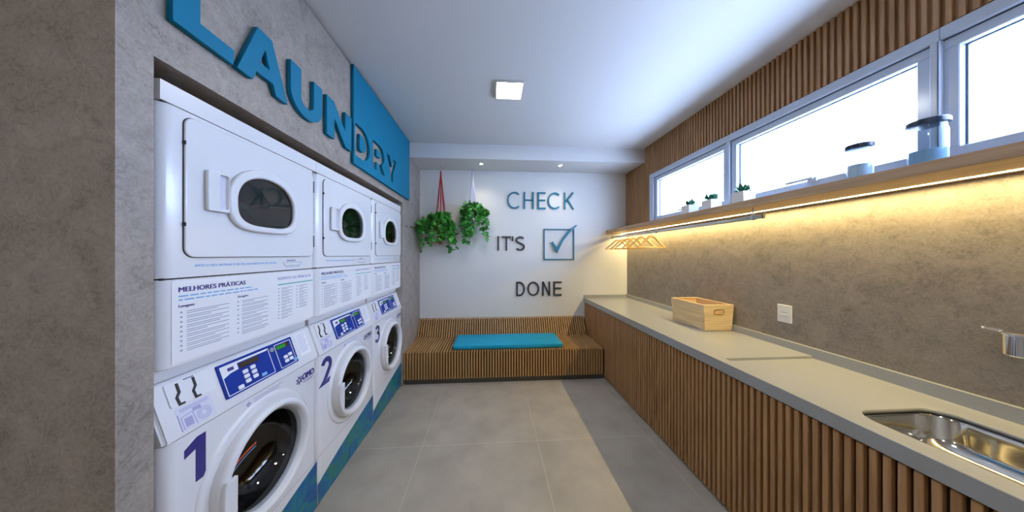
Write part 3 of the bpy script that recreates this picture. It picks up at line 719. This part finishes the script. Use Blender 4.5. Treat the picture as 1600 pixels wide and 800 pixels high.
def make_dryer(i):
    y0 = YM+MW*i
    t = thing('clothes_dryer', ['white tumble dryer nearest the camera stacked above washer 1', 'white tumble dryer in the middle of the stacked row above washer 2', 'white tumble dryer farthest from the camera stacked above washer 3'][i], 'dryer', (XM, y0, 1.085), 'stacked tumble dryers')
    Z = lambda z: z-1.085
    D = .70
    # cabinet: upper and lower bodies share a horizontal groove
    ve = lambda e: abs((e.verts[0].co-e.verts[1].co).z) > .1
    bm = bmesh.new(); box(bm, (-D, .001, Z(1.372)), (0, MW-.001, Z(1.915)), 0, .036, 6, ve)
    me = boolean(tomesh(bm), [extbm([loaf(.357, Z(1.655), .150, .125, .10)], -.12, .1, FX)])
    obj('cabinet', me, 'enamel', t, smooth=True, ang=40)
    bm = bmesh.new(); box(bm, (-D, .001, Z(1.9175)), (.002, MW-.001, Z(TOP)), 0, .036, 6, ve); obj('cabinet_top', bm, 'enamel', t, smooth=True, ang=40)
    bm = bmesh.new(); box(bm, (-D, .001, Z(1.092)), (0, MW-.001, Z(1.367)), 0, .036, 6, ve); obj('lower_panel', bm, 'enamel', t, smooth=True, ang=40)
    bm = bmesh.new(); box(bm, (-D+.02, .01, Z(1.094)), (-.006, MW-.01, Z(1.96))); bm2 = tomesh(bm)
    bm = bmesh.new(); box(bm, (-D+.02, .01, Z(1.366)), (-.006, MW-.01, Z(1.373))); bpy.data.meshes.remove(bm2)
    obj('panel_gap', bm, 'slot', t); obj('panel_gap', B((-D+.02, .01, Z(1.9145)), (-.006, MW-.01, Z(1.9180))), 'slot', t)
    obj('base_trim', B((-D+.02, .012, Z(1.041)), (-.048, MW-.012, Z(1.0918)), bev=.003), 'plastic', t)
    # door panel
    loops = [rrect(.060, Z(1.437), .655, Z(1.900), .03, 8), loaf(.357, Z(1.655), .158, .135, .105)]
    d = obj('dryer_door', ext(loops, .0012, .008, FX, .003), 'enamel', t, smooth=True, ang=40)
    loops = [rrect(.0582, Z(1.4352), .6568, Z(1.9018), .032, 8)]
    obj('door_gap', ext(loops + [rrect(.064, Z(1.441), .651, Z(1.896), .028, 8)], .0002, .0016, FX), 'gasket', t)
    loops = [loaf(.357, Z(1.657), .172, .150, .118), loaf(.357, Z(1.657), .140, .115, .092)]
    obj('window_ring', ext(loops, .008, .026, FX, .007), 'plastic', d, smooth=True, ang=50)
    obj('window_glass', ext([loaf(.357, Z(1.657), .141, .116, .093)], .010, .013, FX), 'dryglass', d)
    bm = bmesh.new(); lathe(bm, [(.15, -.005), (.15, -.10), (.10, -.11), (0, -.11)], 40, 'X', (0, .357, Z(1.655)))
    for k in range(3):
        a = .4+2*PI*k/3; tube(bm, [(-.095, .357+.02*math.cos(a), Z(1.655)+.02*math.sin(a)), (-.085, .357+.13*math.cos(a), Z(1.655)+.11*math.sin(a))], .012, 8)
    obj('drum', bm, 'steel', t, smooth=True)
    # handle with finger pocket
    me = boolean(ext([rrect(.112, Z(1.600), .186, Z(1.742), .006, 3)], .0118, .024, FX, .003), [extbm([rrect(.150, Z(1.612), .182, Z(1.735), .004, 3)], .014, .05, FX)])
    obj('handle', me, 'plastic', d)
    obj('finger_pocket', ext([rrect(.1505, Z(1.6125), .1815, Z(1.7345), .004, 3)], .0142, .0146, FX), 'sticker', d)
    for zz in (1.825, 1.521):
        obj('hinge', B((.002, .660, Z(zz)-.032), (.010, .664, Z(zz)+.032), bev=.001, seg=1), 'greyplastic', t)
    for zz in (1.545, 1.81): obj('latch_mark', B((.001, .0565, Z(zz)-.006), (.011, .0595, Z(zz)+.006)), 'slot', t)
    # prints
    bm = merge(bmesh.new(), text_bm('APÓS O USO, RETIRAR O FILTRO DE FIAPOS DA SECADORA', .0085, .33, FX, (0, .092, Z(1.405)), .015)); obj('caption_print', bm, 'lightblue', t)
    bm = bmesh.new()
    boat = [(.462, 1.404), (.470, 1.392), (.560, 1.392), (.575, 1.404)]
    merge(bm, extbm([ribbon([(p[0], Z(p[1])) for p in boat], .003)[0]], .0004, .0010, FX))
    fbox(bm, .455, Z(1.408), .585, Z(1.410), .0004, .001); fbox(bm, .48, Z(1.414), .535, Z(1.422), .0004, .001, mi=1); fbox(bm, .475, Z(1.384), .565, Z(1.386), .0004, .001)
    obj('filter_drawing', bm, ['greyprint', 'lightblue'], t)
    obj('notice_sticker', ext([rrect(.030, Z(1.100), .665, Z(1.362), .004, 2)], .0002, .0007, FX), 'white', t)
    for tx, hgt, wd, ss, zz, mm in (('MELHORES PRÁTICAS', .0165, .222, .048, 1.3255, 'navy'), ('RESPEITE OS SÍMBOLOS', .0125, .215, .428, 1.327, 'purpleprint'), ('Lavagem:', .009, None, .048, 1.276, 'navy'), ('Secagem:', .009, None, .238, 1.276, 'navy')):
        obj('heading_print', text_bm(tx, hgt, wd, FX, (.0006, ss, Z(zz)), .022), mm, t)
    bm = bmesh.new()
    for j, (z, e) in enumerate(((1.314, .30), (1.302, .325))):
        rnd = random.Random(j); s = .048
        while s < e:
            wl = rnd.uniform(.008, .03); fbox(bm, s, Z(z)-.0045, min(e, s+wl), Z(z), .0008, .0011, mi=j); s += wl+.005
    obj('subtitle_print', bm, ['lightblue', 'purpleprint'], t)
    obj('teal_bar', B((.0008, .428, Z(1.302)), (.0012, .672-.012, Z(1.307))), 'teal', t)
    bm = bmesh.new()
    for (s0, s1, rows, sd) in ((.070, .205, 18, 1), (.255, .375, 18, 2), (.448, .515, 20, 3), (.560, .620, 16, 4)):
        z = 1.262 if s0 < .4 else 1.288
        rnd = random.Random(sd); k = 0
        while k < rows:
            n = rnd.choice((2, 2, 3)) if s0 < .4 else 2
            fbox(bm, s0-.018, Z(z)-.005, s0-.012, Z(z), .0008, .0011)
            for q in range(n):
                fbox(bm, s0, Z(z)-.0022, s1 if q < n-1 else s0+(s1-s0)*rnd.uniform(.4, .95), Z(z), .0008, .0011); z -= .0062; k += 1
            z -= .0030
            if z < 1.115: break
    obj('text_print', bm, 'greyprint', t)
    return t
def make_washer(i):
    y0 = YM+MW*i
    lab = ['white front-loading washing machine numbered 1, nearest the camera', 'white front-loading washing machine numbered 2, in the middle', 'white front-loading washing machine numbered 3, at the far end'][i]
    t = thing('washing_machine', lab, 'washing machine', (XM, y0, 0), 'numbered washing machines')
    cy, cz = .343, .570; D = .68; xf = .010
    ve = lambda e: abs((e.verts[0].co-e.verts[1].co).z) > .1
    bm = bmesh.new(); box(bm, (-D, .001, .012), (xf, MW-.001, .860), 0, .034, 6, ve)
    me = boolean(tomesh(bm), [lathe(bmesh.new(), [(0, -.4), (.185, -.4), (.185, .1), (0, .1)], 64, 'X', (0, cy, cz))])
    obj('cabinet', me, 'enamel', t, smooth=True, ang=40)
    for yy in (.06, MW-.06):
        for xx in (-.05, -D+.06):
            bm = bmesh.new(); lathe(bm, [(0, 0), (.018, 0), (.018, .011), (0, .011)], 16, 'Z', (xx, yy, 0)); obj('foot', bm, 'slot', t)
    # sloping control console
    x_t, x_b = -.041, .013
    bm = bmesh.new(); prof = [(-D, .864), (x_b, .864), (x_b, .872), (x_t, 1.034), (x_t-.006, 1.040), (-D, 1.040)]
    a = [bm.verts.new((x, .001, z)) for x, z in prof]; b = [bm.verts.new((x, MW-.001, z)) for x, z in prof]
    n = len(prof)
    for k in range(n): bm.faces.new((a[k], a[(k+1) % n], b[(k+1) % n], b[k]))
    bm.faces.new(a); bm.faces.new(b); bmesh.ops.recalc_face_normals(bm, faces=bm.faces[:])
    es = [e for e in bm.edges if abs(e.verts[0].co.y-e.verts[1].co.y) < 1e-5 and e.verts[0].co.x > -.1 and e.verts[1].co.x > -.1 and abs(e.verts[0].co.z-e.verts[1].co.z) > .005]
    bmesh.ops.bevel(bm, geom=es, offset=.008, segments=3, affect='EDGES')
    con = obj('control_console', bm, 'enamel', t, smooth=True, ang=35)
    obj('panel_gap', B((-D+.02, .006, .859), (.004, MW-.006, .865)), 'greyplastic', t)
    # frame on the sloping face: s along y, tt up the slope, d out of it
    dz, dx = 1.034-.872, x_t-x_b; Ls = math.hypot(dz, dx); ux, uz = dx/Ls, dz/Ls; nx, nz = uz, -ux
    FS = Matrix(((0, ux, nx, x_b), (1, 0, 0, 0), (0, uz, nz, .872), (0, 0, 0, 1)))
    def sl(s0, t0, s1, t1, d0, d1, r=.002): return ext([rrect(s0, t0, s1, t1, r, 3)], d0, d1, FS)
    dp = obj('display_panel', sl(.190, .028, .545, .160, .0003, .006, .004), 'blueprint', t)
    def sbox(bm, s0, t0, s1, t1, d0, d1, mi=0):
        return merge(bm, extbm([[(s0, t0), (s1, t0), (s1, t1), (s0, t1)]], d0, d1, FS), mi)
    # white outlines around the two fields
    bm = bmesh.new()
    for (s0, s1) in ((.198, .408), (.440, .535)):
        merge(bm, extbm([rrect(s0, .034, s1, .150, .003, 2), rrect(s0+.003, .037, s1-.003, .147, .002, 2)], .0060, .0064, FS))
    sbox(bm, .198, .142, .400, .149, .0064, .0067)
    merge(bm, extbm([[(.199, .104), (.230, .115), (.262, .118), (.262, .146), (.199, .146)]], .0064, .0068, FS))
    obj('panel_print', bm, 'white', dp)
    bm = bmesh.new(); sbox(bm, .222, .124, .246, .137, .0068, .0071); obj('panel_badge', bm, 'navy', dp)
    lit1 = i > 0
    bm = bmesh.new(); sbox(bm, .268, .116, .352, .138, .0062, .0068); obj('cycle_screen', bm, 'screen', dp)
    bm = bmesh.new(); sbox(bm, .445, .122, .522, .144, .0062, .0068); obj('price_screen', bm, 'screen', dp)
    def digits(s0, w_):
        bm = bmesh.new()
        for k in range(4):
            s = s0+k*w_
            for (a0, b0, a1, b1) in ((0, 0, .011, .002), (0, .0065, .011, .0085), (0, .013, .011, .015), (0, 0, .002, .015), (.009, 0, .011, .015)):
                sbox(bm, s+a0, .125+b0-.0045*(s0 < .4), s+a1, .125+b1-.0045*(s0 < .4), .0068, .0072)
        return bm
    obj('green_digits', digits(.450, .013), 'green', dp)
    if lit1: obj('green_digits', digits(.272, .013), 'green', dp)
    for (s, t_) in [(.272, .090), (.272, .070), (.272, .050), (.306, .094), (.306, .074), (.306, .054), (.238, .040), (.470, .070), (.470, .050), (.498, .074), (.498, .052)]:
        obj('button', sl(s, t_, s+.022, t_+.015, .006, .0082, .003), 'white', dp)
    for (s, t_) in [(.336, .044), (.512, .040)]: obj('start_button', sl(s+.006, t_, s+.030, t_+.013, .006, .0082, .003), 'lightblue', dp)
    bm = merge(bmesh.new(), extbm([circ(.424, .135, .010, 24)], .006, .008, FS)); obj('round_badge', bm, 'greyplastic', dp)
    # soap dispenser
    sd = obj('soap_dispenser', sl(.040, .088, .172, .166, .0003, .004, .006), 'plastic', t)
    for s in (.066, .112):
        z = [(s+.004, .158), (s+.004, .128), (s-.006, .114), (s-.004, .090), (s+.010, .090)]
        obj('dispenser_latch', ext(ribbon(z, .0065), .004, .0065, FS), 'slot', sd)
    obj('dispenser_lid_print', sl(.09, .160, .12, .163, .004, .0043, .001), 'navy', sd)
    # dosage sticker
    st = obj('dosage_sticker', sl(.048, .004, .150, .080, .0003, .0008, .002), 'sticker', t)
    bm = bmesh.new()
    for j in range(2): sbox(bm, .058, .071-j*.006, .140, .0735-j*.006, .0008, .0012)
    for r in (.011, .016, .021): merge(bm, extbm([circ(.118, .030, r, 28), circ(.118, .030, r-.0016, 28)], .0008, .0012, FS))
    merge(bm, extbm(ribbon([(.056, .008), (.056, .048), (.088, .052), (.092, .008)], .002), .0008, .0012, FS))
    sbox(bm, .062, .012, .084, .040, .0008, .0011, 1); sbox(bm, .090, .050, .114, .062, .0008, .0011, 2); sbox(bm, .048, .006, .051, .06, .0008, .0011, 3)
    obj('sticker_drawing', bm, ['purpleprint', 'white', 'lightblue', 'slot'], st)
    ts = obj('rules_sticker', sl(.575, .040, .650, .160, .0003, .0008, .002), 'white', t)
    bm = bmesh.new()
    for j in range(9): sbox(bm, .582, .148-j*.011, .642-(j % 3)*.006, .1502-j*.011, .0008, .0012)
    obj('rules_print', bm, 'purpleprint', ts)
    # prints on the cabinet
    N1 = {0: [[(.018, 0), (.048, 0), (.048, .150), (.022, .150), (-.014, .128), (-.014, .100), (.018, .112)]],
          1: None, 2: None}
    if i == 0: me = ext(N1[0], .0003, .0012, FX, 0, (xf, .068, .684))
    elif i == 1:
        a_ = arc(.05, .108, .036, .036, 165, -35, 14) + [(.030, .020), (.020, .013), (.095, .013)]
        me = ext(ribbon(a_, .030), .0003, .0012, FX, 0, (xf, .03, .675))
    else:
        b3 = bmesh.new()
        for a_ in (arc(.048, .113, .030, .027, 155, -88, 14), arc(.048, .052, .036, .036, 90, -155, 16)): merge(b3, extbm(ribbon(a_, .025), .0003, .0012, FX, 0, (xf, .03, .680)))
        me = tomesh(b3)
    obj('number_decal', me, 'navy', t)['label'] = 'navy blue number %d' % (i+1)
    bm = bmesh.new(); P = (xf, 0, 0)
    merge(bm, text_bm('OMO', .034, .085, FX, (xf, .570, .787), .045), 0)
    for k, (r0, m_) in enumerate(((0, 2), (50, 1), (105, 2), (160, 1), (215, 2), (270, 1), (320, 2))):
        a0 = math.radians(r0); c, s = math.cos(a0), math.sin(a0)
        merge(bm, extbm(ribbon([(.548+.006*c, .798+.006*s), (.548+.022*c, .798+.022*s)], .007), .0003, .0010, FX, 0, P), m_)
    fbox(bm, .572, .776, .650, .7785, xf+.0003, xf+.001, FX, 0); fbox(bm, .585, .769, .645, .7705, xf+.0003, xf+.001, FX, 1)
    obj('brand_emblem', bm, ['navy', 'lightblue', 'greenprint'], t)
    bm = bmesh.new()
    merge(bm, extbm([[(.262, .835), (.273, .846), (.284, .835), (.273, .824)]], .0003, .001, FX, 0, P), 1)
    fbox(bm, .295, .842, .440, .8445, xf+.0003, xf+.001, FX, 0); fbox(bm, .300, .832, .425, .8345, xf+.0003, xf+.001, FX, 0)
    obj('hint_print', bm, ['purpleprint', 'lightblue'], t)
    # seaweed picture band at the foot
    top = [(.006+(.674)*k/16, .13+.145*(k/16)**.8) for k in range(17)]
    loops = [[(.006, .016), (.680, .016)] + top[::-1]]
    obj('picture_band', ext(loops, .0003, .0012, FX, 0, P), 'wave', t)
    bm = bmesh.new(); fbox(bm, .004, .2855, .682, .2875, xf+.0001, xf+.0006); obj('service_panel_gap', bm, 'greyprint', t)
    # raised ring moulded in the cabinet front, door, glass, handle
    bm = bmesh.new(); lathe(bm, [(.262, xf-.001), (.258, xf+.006), (.246, xf+.010), (.232, xf+.006), (.190, xf+.004), (.186, xf-.02)], 72, 'X', (0, cy, cz)); obj('door_surround', bm, 'enamel', t, smooth=True, ang=60)
    d = None
    bm = bmesh.new(); lathe(bm, [(.222, xf+.006), (.224, xf+.030), (.218, xf+.043), (.206, xf+.050), (.199, xf+.048), (.192, xf+.040), (.184, xf+.020), (.180, xf-.004), (.222, xf+.006)], 80, 'X', (0, cy, cz))
    d = obj('washer_door', bm, 'plastic', t, smooth=True, ang=60)
    bm = bmesh.new(); lathe(bm, [(.184, xf+.024), (.180, xf+.020), (.177, xf+.014), (.177, xf+.004), (.181, xf)], 72, 'X', (0, cy, cz)); obj('glass_seal', bm, 'greyplastic', d, smooth=True)
    bm = bmesh.new(); lathe(bm, [(.178, xf+.012), (.172, xf-.01), (.153, xf-.05), (.125, xf-.085), (.08, xf-.10), (0, xf-.104)], 64, 'X', (0, cy, cz)); obj('door_glass', bm, 'doorglass', d, smooth=True, ang=80)
    # door handle: thick crescent on the lower left covering part of the glass edge
    out = arc(cy, cz, .223, .223, 163, 219, 16) + [(.168, cz-.13), (.170, .632)]
    obj('door_handle', ext([out], xf+.042, xf+.058, FX, .004), 'plastic', d, smooth=True, ang=50)
    bm = bmesh.new(); lathe(bm, [(.190, xf-.012), (.182, xf-.03), (.172, xf-.06), (.178, xf-.075), (.184, xf-.10)], 56, 'X', (0, cy, cz)); obj('door_gasket', bm, 'gasket', t, smooth=True)
    bm = bmesh.new(); lathe(bm, [(.184, -.09), (.1845, -.36), (.12, -.38), (0, -.385)], 56, 'X', (0, cy, cz))
    for k in range(3):
        a = .9+2*PI*k/3; tube(bm, [(-.12, cy+.175*math.cos(a), cz+.175*math.sin(a)), (-.35, cy+.16*math.cos(a), cz+.16*math.sin(a))], [.016, .028], 8)
    obj('drum', bm, 'steel', t, smooth=True, ang=50)
    if i == 0:
        gp = [(.178, xf+.012), (.172, xf-.01), (.153, xf-.05), (.125, xf-.085), (.08, xf-.10), (0, xf-.104)]
        def gx(u, z):
            r = math.hypot(u-cy, z-cz)
            for (ra, xa), (rb, xb) in zip(gp, gp[1:]):
                if rb <= r <= ra: return xa+(xb-xa)*(ra-r)/(ra-rb)
            return xf
        for off, m_ in ((0, 'orange'), (-.012, 'lightblue')):
            bm = bmesh.new(); prev = None
            for k in range(13):
                u = .300+.120*k/12; z = .528+.045*k/12+.006*math.sin(PI*k/12)+off; row = []
                for dr in (0, .010 if off == 0 else .005):
                    row.append(bm.verts.new((gx(u, z+dr)+.002, u, z+dr)))
                if prev: bm.faces.new((prev[0], row[0], row[1], prev[1]))
                prev = row
            obj('glass_sticker', bm, m_, d)
    return t
for i in range(3):
    make_dryer(i); make_washer(i)
